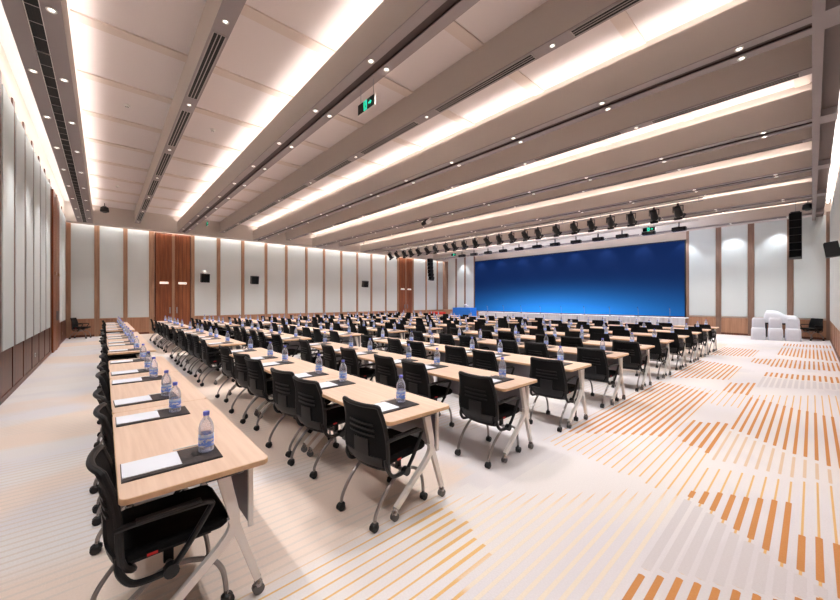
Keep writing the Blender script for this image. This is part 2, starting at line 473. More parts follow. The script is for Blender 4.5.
# ------------------------------------------------------------------ ceiling
struct(MB().box(XL, XR, YN-.2, YF, ZT, ZT+.1, 'ceil_white').build('ceiling'))
def rib_bay(x0, x1):
    r = MB().box(x0, x1, 0, YF-.7, ZT-.012, ZT, 'ceil_white').build('ceiling_panel'); struct(r)
    for n in range(0, 12):
        y = 1.7*n+.02
        if y > 20: break
        MB().box(x0, x1, y, y+.20, ZT-.037, ZT-.012, 'ceil_rib').build('ceiling_rib', r)
YB = YF-.7
def c_beam(c, lip=ZLIP):
    prof = [(c-.20, ZC+.01), (c-.20, lip), (c-.17, lip), (c-.17, lip-.10), (c+.04, lip-.10), (c+.04, ZT), (c+.20, ZT), (c+.20, ZC+.01),
            (c+.065, ZC+.01), (c+.065, ZC+.05), (c-.065, ZC+.05), (c-.065, ZC+.01)]
    b = MB().extrude(prof, 0, YB, 'y', 'beam_beige').build('ceiling_beam'); struct(b)
    for a in (c-.205, c+.06):
        MB().box(a, a+.145, 0, YB, ZC, ZC+.012, 'strip_grey').build('soffit_strip', b)
    MB().box(c-.063, c+.063, 0, YB, ZC+.035, ZC+.049, 'slot_dark').build('slot_lining', b)
    MB().box(c-.065, c-.061, 0, YB, ZC+.012, ZC+.036, 'slot_dark').build('slot_side', b)
    MB().box(c+.061, c+.065, 0, YB, ZC+.012, ZC+.036, 'slot_dark').build('slot_side', b)
    MB().box(c-.075, c-.067, .05, YB-.05, lip-.098, lip-.045, 'led').build('cove_strip', b)
    return b
for k, c in enumerate(CB): c_beam(c, ZLIP if k < 3 else ZLIP-.10)
# the broad soffit along the left wall
a0, a1 = -.83, -.35
prof = [(a0, ZC+.01), (a0, ZT), (a1-.25, ZT), (a1-.25, 5.27), (a1-.03, 5.27), (a1-.03, ZLIP), (a1, ZLIP), (a1, ZC+.01)]
sb = MB().extrude(prof, 0, YB, 'y', 'beam_beige').build('ceiling_beam'); struct(sb)
MB().box(a0, a0+.17, 0, YB, ZC-.002, ZC+.01, 'strip_grey').build('soffit_strip', sb)
MB().box(a1-.17, a1, 0, YB, ZC-.002, ZC+.01, 'strip_grey').build('soffit_strip', sb)
MB().box(a0+.17, a1-.17, 0, YB, ZC+.002, ZC+.01, 'slot_dark').build('slot_lining', sb)
MB().box(a1-.133, a1-.125, .05, YB-.05, 5.272, 5.325, 'led').build('cove_strip', sb)
# narrow vented beams
for c in BB:
    b = MB().box(c-.10, c+.10, 0, YB, ZB+.01, ZT, 'beam_beige').build('ceiling_beam'); struct(b)
    MB().box(c-.102, c+.102, 0, YB, ZB, ZB+.012, 'strip_grey').build('soffit_strip', b)
prev = a1
for i in range(6):
    rib_bay(prev, BB[i]-.10); rib_bay(BB[i]+.10, CB[i]-.20+.24); prev = CB[i]+.20
# end bulkheads
struct(MB().box(XL, XR, YB, YF-.2, ZC, ZT, 'beam_beige').build('ceiling_bulkhead'))
sbk = struct(MB().box(20.35, XR, 0, YB, ZC+.16, ZT, 'ceil_white').build('ceiling_bulkhead'))
nb = MB().box(XL, XR, -.10, 0, ZC-.01, ZT, 'strip_grey').build('ceiling_bulkhead'); struct(nb)
MB().box(XL, XR, -.30, -.10, ZC+.12, ZT, 'soffit_dark').build('return_soffit', nb)
for c in CB: MB().box(c-.2, c+.2, -.30, -.10, ZC, ZC+.12, 'strip_grey').build('soffit_strip', nb)
# wall washing lights in the slots above the panels
MB().box(XL+.2, XR-.2, YF-.16, YF-.09, 5.45, 5.47, 'led_wall').build('trim_1'); struct(bpy.data.objects['trim_1'])
MB().box(-.852, -.832, .5, YF-.8, 5.25, 5.30, 'led_side').build('trim_2'); struct(bpy.data.objects['trim_2'])
MB().box(1.0, XR-.2, YN+.06, YN+.12, 5.45, 5.47, 'led_side').build('trim_3'); struct(bpy.data.objects['trim_3'])

# downlights --------------------------------------------------------------
spot = bpy.data.lights.new('downlight_beam', 'SPOT'); spot.energy = 170; spot.spot_size = math.radians(84); spot.spot_blend = .7
spot.shadow_soft_size = .05; spot.color = (1.0, .98, .97)
def make_downlight():
    d = MB().lathe([(.027, .0), (.044, -.010), (.048, -.005), (.048, .004), (.027, .004)], 'off_white', 14, cap=False).build('downlight')
    MB().lathe([(.001, .003), (.027, .002), (.027, -.001), (.001, -.002)], 'lens', 12).build('lens', d)
    return d
dl0 = make_downlight(); register(dl0); used = [False]
narrow = spot.copy(); narrow.spot_size = math.radians(46); narrow.energy = 110
def place_dl(x, y, z, label, group, lamp=None, tilt=None):
    o = dl0 if not used[0] else copy_tree(dl0); used[0] = True
    o.location = (x, y, z); tag(o, label, 'downlight', group)
    l = bpy.data.objects.new('lamp', lamp or spot); COL.objects.link(l); l.parent = o; l.location = (0, 0, -.03)
    if tilt: l.rotation_euler = tilt
for bi, c in enumerate([-.59]+CB):
    for side, off in (('left', -.13 if bi else -.155), ('right', .13 if bi else .155)):
        n = 0
        for q in range(12):
            y = .63+1.68*q
            place_dl(c+off, y, ZC-.006, f'round downlight, {ORD[n]} from near end, {side} row of {ORD[bi]} slotted beam from left wall', 'downlights in the slotted beams', narrow if bi == 0 and side == 'left' else None)
            n += 1
wsp = bpy.data.lights.new('wall_spot_beam', 'SPOT'); wsp.energy = 120; wsp.spot_size = math.radians(76); wsp.spot_blend = .5
wsp.shadow_soft_size = .03; wsp.color = (.92, .95, 1.0)
n = 0
for q in range(-2, 9):
    y = 4.25+1.8*q if q >= 0 else (2.4 if q == -1 else .95)
    place_dl(20.95, y, ZC+.152, f'round downlight washing the stage wall, {ORD[n]} from the near corner', 'downlights above the stage wall', wsp, (0, math.radians(-8), 0)); n += 1

# air vents ------------------------------------------------------------------
def make_vent(L=1.93, w=.13):
    v = MB()
    v.box(-w/2-.012, -w/2, -L/2, L/2, -.008, .0, 'vent_slat').box(w/2, w/2+.012, -L/2, L/2, -.008, .0, 'vent_slat')
    v.box(-w/2, w/2, -L/2-.012, -L/2, -.008, .0, 'vent_slat').box(-w/2, w/2, L/2, L/2+.012, -.008, .0, 'vent_slat')
    v.box(-.026, -.016, -L/2, L/2, -.006, 0, 'vent_slat').box(.016, .026, -L/2, L/2, -.006, 0, 'vent_slat')
    o = v.build('air_vent')
    MB().box(-w/2, w/2, -L/2, L/2, -.002, 0, 'vent_dark').build('grille', o)
    return o
v0 = make_vent(); register(v0); first = True
for bi, c in enumerate(BB):
    n = 0
    for q in range(8):
        y = 1.10+2.5*q
        if not inview(c, y, ZB, 40): continue
        o = v0 if first else copy_tree(v0); first = False
        o.location = (c, y, ZB-.001); tag(o, f'long black slot vent, {ORD[n]} from near end of {ORD[bi]} narrow beam from left wall', 'air vent', 'slot vents under the narrow beams'); n += 1
first = True
for bi, c in enumerate(BB):
    n = 0
    for q in range(8):
        y = 2.35+2.5*q
        if not inview(c, y, ZB, 20): continue
        o = copy_tree(dl0); first = False
        o.location = (c, y, ZB-.006); o.scale = (.8, .8, .8)
        tag(o, f'tiny round ceiling spot between slot vents, {ORD[n]} from near end of {ORD[bi]} narrow beam', 'downlight', 'tiny spots between the vents'); n += 1
def make_grille(L=1.66, w=.135):
    v = MB()
    v.box(-w/2, -w/2+.008, -L/2, L/2, -.008, .0, 'off_white').box(w/2-.008, w/2, -L/2, L/2, -.008, .0, 'off_white')
    for k in range(6):
        y = -L/2+k*L/5; v.box(-w/2, w/2, y-.004, y+.004, -.006, 0, 'vent_slat')
    for k in range(1, 5): v.box(-w/2+k*w/5-.002, -w/2+k*w/5+.002, -L/2, L/2, -.004, 0, 'vent_dark')
    o = v.build('air_grille')
    MB().box(-w/2, w/2, -L/2, L/2, -.002, .0, 'vent_dark').build('grille_backing', o)
    return o
g0 = make_grille(); register(g0); first = True; n = 0
for q in range(12):
    y = .85+1.68*q
    if y > 20 or not inview(-.59, y, ZC, 40): continue
    o = g0 if first else copy_tree(g0); first = False
    o.location = (-.59, y, ZC+.0025); tag(o, f'black grid air grille, {ORD[n]} from near end in the soffit beside the left wall', 'air vent', 'grilles along the left wall soffit'); n += 1

# smoke detectors --------------------------------------------------------------
sd0 = MB().lathe([(.05, 0), (.055, -.012), (.05, -.03), (.03, -.045), (.001, -.05)], 'off_white', 14).build('smoke_detector')
MB().lathe([(.031, -.033), (.034, -.040), (.028, -.047), (.02, -.048)], 'dark_plastic', 12, cap=False).build('sensor_ring', sd0)
register(sd0); first = True
for x, y, lab in [(.35, 9.4, 'first panel bay from left wall, nearer one'), (.35, 16.3, 'first panel bay from left wall, farther one'),
                  (1.9, 9.4, 'second panel bay from left wall'), (5.2, 9.4, 'panel bay behind the second narrow beam'), (5.2, 2.6, 'panel bay above the near table ends')]:
    o = sd0 if first else copy_tree(sd0); first = False
    o.location = (x, y, ZT-.012); tag(o, 'small round smoke detector on the ' + lab, 'smoke detector', 'smoke detectors on the ceiling')

# exit signs -------------------------------------------------------------------
def make_exit():
    r = empty('exit_sign')
    MB().box(-.02, .0, -.23, .23, -.085, .085, 'off_white', bev=.004).build('sign_case', r)
    f = MB().box(-.023, -.02, -.215, .215, -.075, .075, 'sign_black').build('sign_face', r)
    # a lit doorway with a running figure and an arrow, facing -X (reads left to right along -Y)
    s = MB().box(-.0245, -.023, -.03, .055, -.07, .07, 'sign_green')
    s.build('lit_doorway', f)
    g = MB(); e0, e1 = -.0262, -.0246
    g.box(e0, e1, .012, .032, .035, .055, 'sign_black')
    g.add([(e0, y, z) for y, z in ((.03, .03), (.005, .03), (.0, -.01), (.025, -.01))], [(0, 1, 2, 3)], 'sign_black')
    g.add([(e0, y, z) for y, z in ((.025, -.01), (.01, -.01), (.035, -.055), (.05, -.05))], [(0, 1, 2, 3)], 'sign_black')
    g.add([(e0, y, z) for y, z in ((.015, -.01), (.0, -.01), (-.022, -.05), (-.008, -.055))], [(0, 1, 2, 3)], 'sign_black')
    g.build('running_figure', f)
    a = MB()
    a.add([(-.0246, y, z) for y, z in ((-.07, .012), (-.11, .012), (-.11, .035), (-.155, 0), (-.11, -.035), (-.11, -.012), (-.07, -.012))], [tuple(range(7))], 'sign_green')
    a.build('arrow', f)
    for y in (-.17, .17): MB().tube([(0, y, .08), (0, y, .34)], .004, 'steel', 5).build('hanger', r)
    return r
e0 = make_exit(); register(e0); first = True
for x, y, lab in [(2.93, 4.45, 'hanging from the first full slotted beam, near the camera'), (2.95, 15.4, 'hanging near the tall wooden double door on the far wall'),
                  (16.55, 15.2, 'hanging before the far left end of the stage screen'), (16.55, 4.45, 'hanging before the right end of the stage screen')]:
    o = e0 if first else copy_tree(e0); first = False
    o.location = (x, y, ZC-.33 if x < 5 else ZC-.36); tag(o, 'green lit exit sign ' + lab, 'exit sign', 'green exit signs')

# ------------------------------------------------------------------ chair
def profile(v):            # backrest centre line: x, z and half width at v in 0..1
    pts = [(-.155, .375, .172), (-.192, .43, .218), (-.205, .52, .234), (-.208, .62, .226), (-.222, .73, .210), (-.248, .815, .198), (-.262, .850, .186)]
    q = v*(len(pts)-1); i = min(int(q), len(pts)-2); t = q-i
    g = lambda k: pts[max(0, min(len(pts)-1, k))]
    out = []
    for c in range(3):
        p0, p1, p2, p3 = g(i-1)[c], g(i)[c], g(i+1)[c], g(i+2)[c]
        out.append(.5*((2*p1)+(p2-p0)*t+(2*p0-5*p1+4*p2-p3)*t*t+(3*p1-p0-3*p2+p3)*t**3))
    return out
def bp(u, v, off=0.0):     # a point on the backrest
    x, z, w = profile(v)
    return Vector((x-.035*u*u*-1+off-.015, u*w, z))
def back_shell(mb, nu, nv, th, m, v0=.03, v1=.985, u0=-.95, u1=.95, off=0.0):
    vs = []; fs = []
    for side in (0, 1):
        for j in range(nv+1):
            for i in range(nu+1):
                vs.append(bp(u0+(u1-u0)*i/nu, v0+(v1-v0)*j/nv, off+(th/2 if side else -th/2)))
    N = (nu+1)*(nv+1); ix = lambda s, i, j: s*N+j*(nu+1)+i
    for j in range(nv):
        for i in range(nu):
            fs.append((ix(0, i, j), ix(0, i, j+1), ix(0, i+1, j+1), ix(0, i+1, j)))
            fs.append((ix(1, i, j), ix(1, i+1, j), ix(1, i+1, j+1), ix(1, i, j+1)))
    for j in range(nv):
        fs.append((ix(0, 0, j), ix(1, 0, j), ix(1, 0, j+1), ix(0, 0, j+1))); fs.append((ix(0, nu, j), ix(0, nu, j+1), ix(1, nu, j+1), ix(1, nu, j)))
    for i in range(nu):
        fs.append((ix(0, i, 0), ix(0, i+1, 0), ix(1, i+1, 0), ix(1, i, 0))); fs.append((ix(0, i, nv), ix(1, i, nv), ix(1, i+1, nv), ix(0, i+1, nv)))
    mb.add(vs, fs, m, True); return mb
def back_rim(mb, n, seg, r, k):
    pts = [bp(-1, j/n) for j in range(n+1)]+[bp(u, 1.0) for u in (-.5, 0, .5)]+[bp(1, 1-j/n) for j in range(n+1)]+[bp(u, 0.0) for u in (.5, 0, -.5)]
    return mb.tube(pts, r, 'black_plastic', seg, k, True)
def seat_mb(mb, fine=True):
    poly = []
    for (cx, cy, a0_) in ((.20, .17, 0), (-.13, .17, 90), (-.13, -.17, 180), (.20, -.17, 270)):
        for k in range(5 if fine else 2):
            a = math.radians(a0_+90*k/(4 if fine else 1)); poly.append((cx+.06*math.cos(a), cy+.055*math.sin(a)))
    mb.slab(poly, .425, .485, 'black_fabric', .018 if fine else 0)
    return mb
def lumbar_mb(mb):
    back_shell(mb, 8, 3, .012, 'lumbar', .08, .26, -.86, .86, -.012)
    back_shell(mb, 4, 4, .012, 'lumbar', .26, .46, -.34, .34, -.012)
    for v in (.50, .56, .62): back_shell(mb, 8, 1, .010, 'lumbar', v, v+.022, -.62, .62, -.012)
    return mb
def arm_mb(mb, s, seg=8, k=4):
    y = s*.245
    mb.tube([(-.198, s*.228, .60), (-.16, y, .612), (-.05, y, .612), (.12, y, .605), (.165, y, .592), (.15, y, .555), (.06, y, .42), (.0, s*.235, .335)], .014, 'black_plastic', seg, k)
    mb.box(-.13, .12, y-.018, y+.018, .616, .628, 'black_plastic', bev=.008)
    return mb
def frame_mb(mb, seg=8, k=4):
    for s in (-1, 1):
        mb.tube([(-.188, s*.212, .47), (-.185, s*.228, .41), (-.145, s*.235, .35), (-.08, s*.235, .335), (.0, s*.235, .335)], .015, 'black_plastic', seg, k)
        mb.lathe([(.032, -.02), (.032, .02)], 'black_plastic', 12, T_(0, s*.232, .335, PI/2))
    mb.tube([(0, -.23, .335), (0, .23, .335)], .014, 'grey_metal', seg)
    for s in (-1, 1): mb.box(-.14, .18, s*.15-.015, s*.15+.015, .395, .43, 'black_plastic')
    for s in (-1, 1): mb.box(-.02, .02, s*.15-.012, s*.15+.012, .335, .40, 'black_plastic')
    return mb
def leg_mb(mb, f, s, seg=8, k=4):
    if f > 0: pts = [(.01, s*.20, .335), (.09, s*.198, .318), (.175, s*.195, .272), (.222, s*.192, .205), (.240, s*.19, .125), (.245, s*.19, .06)]
    else: pts = [(-.01, s*.20, .335), (-.075, s*.198, .305), (-.165, s*.195, .235), (-.228, s*.192, .16), (-.262, s*.19, .10), (-.268, s*.19, .06)]
    return mb.tube(pts, .0125, 'grey_metal', seg, k)
def caster_mb(mb, f, s, seg=12):
    x = .252 if f > 0 else -.275; y = s*.19
    for q in (-1, 1): mb.lathe([(.020, -.008), (.029, -.006), (.029, .006), (.020, .008)], 'black_plastic', seg, T_(x, y+q*.013, .029, PI/2))
    mb.lathe([(.026, 0), (.026, .018), (.012, .03), (.012, .045)], 'black_plastic', seg, T_(x-.008*f, y, .033))
    return mb
def make_chair():
    r = empty('conference_chair')
    seat_mb(MB()).build('seat', r)
    b = back_shell(MB(), 10, 12, .012, 'black_mesh').build('backrest', r)
    back_rim(MB(), 6, 8, .016, 3).build('back_rim', b)
    lumbar_mb(MB()).build('lumbar_support', b)
    MB().box(-.09, -.05, -.2335, -.2325, .44, .452, 'red_tag').build('red_tag', bpy.data.objects['seat'])
    for s in (-1, 1): arm_mb(MB(), s).build('armrest', r)
    frame_mb(MB()).build('seat_frame', r)
    for f in (1, -1):
        for s in (1, -1):
            l = leg_mb(MB(), f, s).build('leg', r); caster_mb(MB(), f, s).build('caster', l)
    return r
def far_chair_mesh():
    mb = MB(); seat_mb(mb, False); back_shell(mb, 4, 5, .02, 'black_mesh', 0, 1, -1, 1)
    back_shell(mb, 4, 2, .012, 'lumbar', .08, .3, -.8, .8, -.018)
    for s in (-1, 1): arm_mb(mb, s, 5, 1)
    frame_mb(mb, 5, 1)
    for f in (1, -1):
        for s in (1, -1): leg_mb(mb, f, s, 5, 1); caster_mb(mb, f, s, 6)
    return mb
chair0 = make_chair(); register(chair0)
chairF = far_chair_mesh().build('conference_chair')

# ------------------------------------------------------------------ table
TW, TL = .62, 1.55
def table_caster(mb, x, y, seg=12):
    for q in (-1, 1): mb.lathe([(.018, -.007), (.030, -.005), (.030, .005), (.018, .007)], 'caster_grey', seg, T_(x, y+q*.012, .030, PI/2))
    mb.lathe([(.022, 0), (.022, .02), (.014, .03), (.014, .05)], 'chrome', seg, T_(x, y, .045))
    return mb
def leg_path():
    P = [Vector((x, 0, z)) for x, z in ((.100, .705), (.118, .62), (.140, .53), (.152, .46), (.140, .40), (.095, .345), (.03, .285), (-.20, .085))]
    Q = catmull(P, 4); return [(p.x, p.z) for p in Q]
def table_leg(mb, y, s):
    Q = leg_path(); n = len(Q)
    mb.ribbon(Q, [.062-.024*min(1, i/(n*.7)) for i in range(n)], y-.016, y+.016, 'white_metal')
    mb.ribbon([(.142, .47), (.205, .28), (.268, .085)], [.046, .038, .034], y-.0155, y+.0155, 'white_metal')
    return mb
def make_table():
    r = empty('training_table')
    poly = []
    hx, hy, rr = TW/2, TL/2-.002, .035
    for cx, cy, a0_ in ((hx-rr, hy-rr, 0), (-hx+rr, hy-rr, 90), (-hx+rr, -hy+rr, 180), (hx-rr, -hy+rr, 270)):
        for k in range(6):
            a = math.radians(a0_+18*k); poly.append((cx+rr*math.cos(a), cy+rr*math.sin(a)))
    MB().slab(poly, .722, .75, 'table_wood', .003, m_side='table_edge').build('tabletop', r)
    MB().box(.085, .135, -TL/2+.09, TL/2-.09, .672, .705, 'dark_plastic').build('crossbeam', r)
    p = MB().box(.232, .244, -TL/2+.10, TL/2-.10, .385, .69, 'panel_grey').build('modesty_panel', r)
    e = MB()
    for s in (-1, 1):
        y = s*(TL/2-.10); e = MB().box(.226, .250, min(y, y+s*.018), max(y, y+s*.018), .375, .70, 'white_metal').build('panel_edge', p)
    for s in (-1, 1):
        y = s*(TL/2-.072)
        l = table_leg(MB(), y, s).build('leg', r)
        for x in (.272, -.212): table_caster(MB(), x, y).build('caster', l)
        MB().box(.02, .19, y-.028, y+.028, .695, .722, 'dark_plastic', bev=.006).build('tilt_bracket', l)
        MB().tube([(.06, y*.985, .70), (-.06, y*.985, .708), (-.13, y*.985, .70)], .007, 'black_plastic', 6).build('release_lever', l)
    return r
table0 = make_table(); register(table0)

# ------------------------------------------------------------------ things on the tables
def bottle_mb(mb, seg=18, mat='bottle'):
    return mb.lathe([(r*(1.2 if r > .0150 else 1.1), z) for r, z in [(.012, .004), (.024, .0), (.0305, .006), (.0315, .02), (.030, .028), (.0315, .036), (.0315, .050), (.0310, .052), (.0310, .112), (.0315, .116),
                     (.031, .132), (.0285, .150), (.022, .170), (.0145, .187), (.0125, .196), (.0125, .203)]], mat, seg)
def label_mb(mb, seg=18): return mb.lathe([(.0375, .034), (.0381, .037), (.0381, .098), (.0375, .101)], 'label', seg, cap=False)
def cap_mb(mb, seg=14): return mb.lathe([(.0155, .200), (.0162, .202), (.0162, .217), (.0145, .221), (.001, .2205)], 'cap_blue', seg)
def make_bottle():
    o = bottle_mb(MB()).build('water_bottle')
    lb = label_mb(MB()).build('paper_band', o); cap_mb(MB()).build('cap', o)
    # white letters printed across the band
    cu = bpy.data.curves.new('letters', 'FONT'); cu.body = 'CXT'; cu.size = .030; cu.align_x = 'CENTER'; cu.extrude = 0
    t = bpy.data.objects.new('letters_src', cu); COL.objects.link(t)
    me = bpy.data.meshes.new_from_object(t); COL.objects.unlink(t); bpy.data.objects.remove(t)
    for v in me.vertices:
        a = -v.co.x/.0385+math.radians(228); z = .056+v.co.y
        ang = math.radians(228)+v.co.x/.0385
        v.co = (.0385*math.cos(ang), .0385*math.sin(ang), z)
    me.materials.clear(); me.materials.append(M['paper'])
    l = bpy.data.objects.new('lettering', me); COL.objects.link(l); l.parent = lb
    return o
bottle0 = make_bottle(); register(bottle0)
_b = MB(); bottle_mb(_b, 10, 'bottle_far'); label_mb(_b, 10); cap_mb(_b, 8)
bottleF = _b.build('water_bottle')
pad0 = MB().box(-.21, .21, -.122, .122, 0, .006, 'pad_leather', bev=.004).build('desk_pad')
MB().box(.03, .20, -.112, .112, .006, .0085, 'pad_leather', bev=.002).build('pocket_flap', pad0)
MB().box(.085, .125, -.03, .03, .0085, .0095, 'black_plastic').build('emblem', pad0)
MB().box(-.205, .205, -.121, -.113, .006, .0075, 'black_plastic').build('stitched_edge', pad0)
register(pad0)
padF = MB().box(-.21, .21, -.122, .122, 0, .007, 'pad_leather').build('desk_pad')
paper0 = MB().box(-.118, .118, -.098, .098, 0, .0035, 'paper').build('note_paper')
pen0 = MB().tube([(-.07, 0, .004), (.07, 0, .004)], .0038, 'pen_white', 8).build('pen')
MB().tube([(.07, 0, .004), (.084, 0, .004)], .0036, 'dark_plastic', 8, rb=.0008).build('pen_tip', pen0); register(pen0)

# ------------------------------------------------------------------ the rows of tables
ROWX = [.355, 1.78, 3.145, 4.525, 5.95, 7.34, 8.70, 10.09, 11.47, 12.82, 14.12]; NR = 11
firsts = dict(c=True, cf=True, t=True, b=True, bf=True, p=True, pf=True, pa=True, pen=True)
def get(key, o, deep=True):
    if firsts[key]: firsts[key] = False; return o
    return copy_tree(o)
BLK = [1.95, 7.45, 12.95]
for i in range(NR):
    xc = ROWX[i]; rn = ORD[i]; seat = 0; tn = 0
    for bi, y0 in enumerate(BLK):
        for ti in range(3):
            yc = y0+TL*(ti+.5)
            t = get('t', table0); t.location = (xc, yc, 0)
            tag(t, f'beech-topped training table, {ORD[tn]} from near end of {rn} table row from left wall', 'table', 'training tables in rows'); tn += 1
            for off in (.30, 1.27):
                y = y0+TL*ti+off; s = ORD[seat]; seat += 1
                jx = random.uniform(-.035, .008); jy = random.uniform(-.012, .012); jr = math.radians(random.uniform(-4, 4))
                if i == 1 and bi == 0: jr = math.radians((7, 8, 11, 8, 12, 6)[seat-1])
                cx = xc-(.135 if i > 1 else .115 if i else .104)+jx
                d = xc*SA+y*CA
                near = (bi == 0 and i <= 5) or (bi == 1 and i <= 2)
                c = get('c', chair0) if near else get('cf', chairF)
                c.location = (cx, y+jy, 0); c.rotation_euler.z = jr
                tag(c, f'black mesh-back chair, {s} seat from near end of {rn} table row from left wall', 'chair', 'chairs at the training tables')
                bx, by = xc+(.075 if i == 0 and seat == 1 else .05)+random.uniform(-.008, .012), y+random.uniform(-.02, .02)
                if d < 13.5:
                    p = get('p', pad0) if d < 7.5 else get('pf', padF)
                    pr = math.radians(random.uniform(-2, 2))
                    px = xc-.085
                    p.location = (px, y, .7505); p.rotation_euler.z = pr
                    tag(p, f'dark leather desk pad, {s} from near end on {rn} table row from left wall', 'desk pad', 'desk pads on the tables')
                    pa = get('pa', paper0); pa.location = (px-.088, y+.012, .7572 if d < 7.5 else .7578); pa.rotation_euler.z = pr
                    tag(pa, f'white note paper on desk pad, {s} from near end on {rn} table row', 'paper', 'note paper on the desk pads')
                    if d < 6:
                        pe = get('pen', pen0); pe.location = (px+.09, y+.15, .7507); pe.rotation_euler.z = pr+random.uniform(-.04, .04)
                        tag(pe, f'white pen behind desk pad, {s} from near end on {rn} table row', 'pen', 'pens beside the desk pads')
                b = get('b', bottle0) if d < 7.5 else get('bf', bottleF)
                b.location = (bx, by, (.7605 if d < 7.5 else .7580) if d < 13.5 else .7505); b.rotation_euler.z = random.uniform(-.6, .6) if not (i == 0 and seat == 1) else 0
                tag(b, f'clear water bottle, {s} from near end on {rn} table row from left wall', 'bottle', 'water bottles on the tables')

def spare_chair(x, y, rz, label):
    c = copy_tree(chair0); c.location = (x, y, 0); c.rotation_euler.z = rz; tag(c, label, 'chair')
spare_chair(-.72, 20.35, math.radians(-20), 'black spare chair standing alone in the far left corner')
spare_chair(20.95, .02, math.radians(140), 'black spare chair in the near right corner beside the white covered chairs')

# ------------------------------------------------------------------ stage
sc = MB().box(XR-.08, XR-.005, 4.22, 17.46, .78, 4.55, 'screen').build('stage_screen')
tag(sc, 'huge deep blue backdrop screen filling the stage wall', 'screen')
fr = MB()
for a in ((4.17, 4.22), (17.46, 17.51)): MB().box(XR-.09, XR-.005, a[0], a[1], .70, 4.60, 'black_plastic').build('screen_frame', sc)
MB().box(XR-.09, XR-.005, 4.17, 17.51, 4.55, 4.60, 'black_plastic').build('screen_frame', sc)

ht = empty('head_table', (20.45, 10.02, 0))
MB().box(-.36, .36, -6.08, 6.08, .735, .76, 'cloth_white', bev=.008).build('tabletop', ht)
vs = []; N = 264
mb = MB()
pts = []
for k in range(N+1):
    y = -6.08+12.16*k/N; pts.append((-.35+.018*math.sin(k*2.1), y))
vs = [(x, y, .02) for x, y in pts]+[(x+.0, y, .735) for x, y in pts]
mb.add(vs, [(k, N+1+k, N+2+k, k+1) for k in range(N)], 'cloth_white', True)
vs2 = [(x+.012, y, z) for x, y, z in vs]
mb.add(vs2, [(k, k+1, N+2+k, N+1+k) for k in range(N)], 'cloth_white', True)
mb.build('pleated_skirt', ht)
tag(ht, 'long head table with white pleated skirt along the foot of the blue screen', 'table')
mic0 = MB().lathe([(.05, 0), (.05, .02), (.03, .028), (.001, .03)], 'black_plastic', 12).build('gooseneck_microphone')
MB().tube([(0, 0, .025), (0, 0, .22), (-.03, 0, .36), (-.09, 0, .44)], .008, 'steel', 6, 3).build('gooseneck', mic0)
MB().lathe([(.010, 0), (.015, .01), (.015, .05), (.008, .06)], 'black_plastic', 8, T_(-.085, 0, .435, 0, -.9)).build('microphone_head', mic0)
register(mic0)
for k in range(9):
    o = mic0 if k == 0 else copy_tree(mic0)
    o.location = (20.4, 4.6+1.36*k, .7605); tag(o, f'thin gooseneck microphone, {ORD[k]} from the right end of the white head table', 'microphone', 'microphones on the head table')

def draped(name, x, y, lx, ly, h, mat, label, cat):
    r = empty(name, (x, y, 0))
    MB().box(-lx/2, lx/2, -ly/2, ly/2, h-.02, h, mat, bev=.008).build('tabletop', r)
    ring = []; n = 96
    per = 2*(lx+ly)
    for k in range(n):
        q = per*k/n
        if q < ly: p = (-lx/2, -ly/2+q)
        elif q < ly+lx: p = (-lx/2+(q-ly), ly/2)
        elif q < 2*ly+lx: p = (lx/2, ly/2-(q-ly-lx))
        else: p = (lx/2-(q-2*ly-lx), -ly/2)
        g = 1+.02*math.sin(k*1.9); ring.append((p[0]*g, p[1]*g))
    m = MB(); m.add([(a, b, h-.02) for a, b in ring]+[(a*1.03, b*1.03, .02) for a, b in ring], [(k, (k+1) % n, n+(k+1) % n, n+k) for k in range(n)], mat, True)
    m.build('skirt', r); tag(r, label, cat); return r
draped('draped_podium', 20.3, 17.57, .7, 1.75, 1.02, 'cloth_blue', 'bright blue draped podium left of the blue screen', 'podium')
fl = empty('flower_arrangement', (20.3, 17.45, 1.021))
MB().lathe([(.06, 0), (.09, .03), (.10, .08), (.08, .09)], 'off_white', 14).build('bowl', fl)
mbf = MB(); random.seed(3)
for k in range(26):
    a = random.uniform(0, 2*PI); rr = random.uniform(0, .22); z = .10+.14*(1-(rr/.24)**2)+random.uniform(-.02, .02)
    mbf.lathe([(.012, -.03), (.05, .0), (.042, .03), (.012, .04)], 'flower_white', 7, T_(rr*math.cos(a)*.7, rr*math.sin(a), z, random.uniform(-.5, .5), random.uniform(-.5, .5)))
mbf.build('blossoms', fl); tag(fl, 'low arrangement of white flowers on the blue draped podium', 'flowers')
draped('draped_table', 18.3, 18.45, .6, 1.1, .72, 'cloth_red', 'red draped small table near the far wooden double door', 'table')

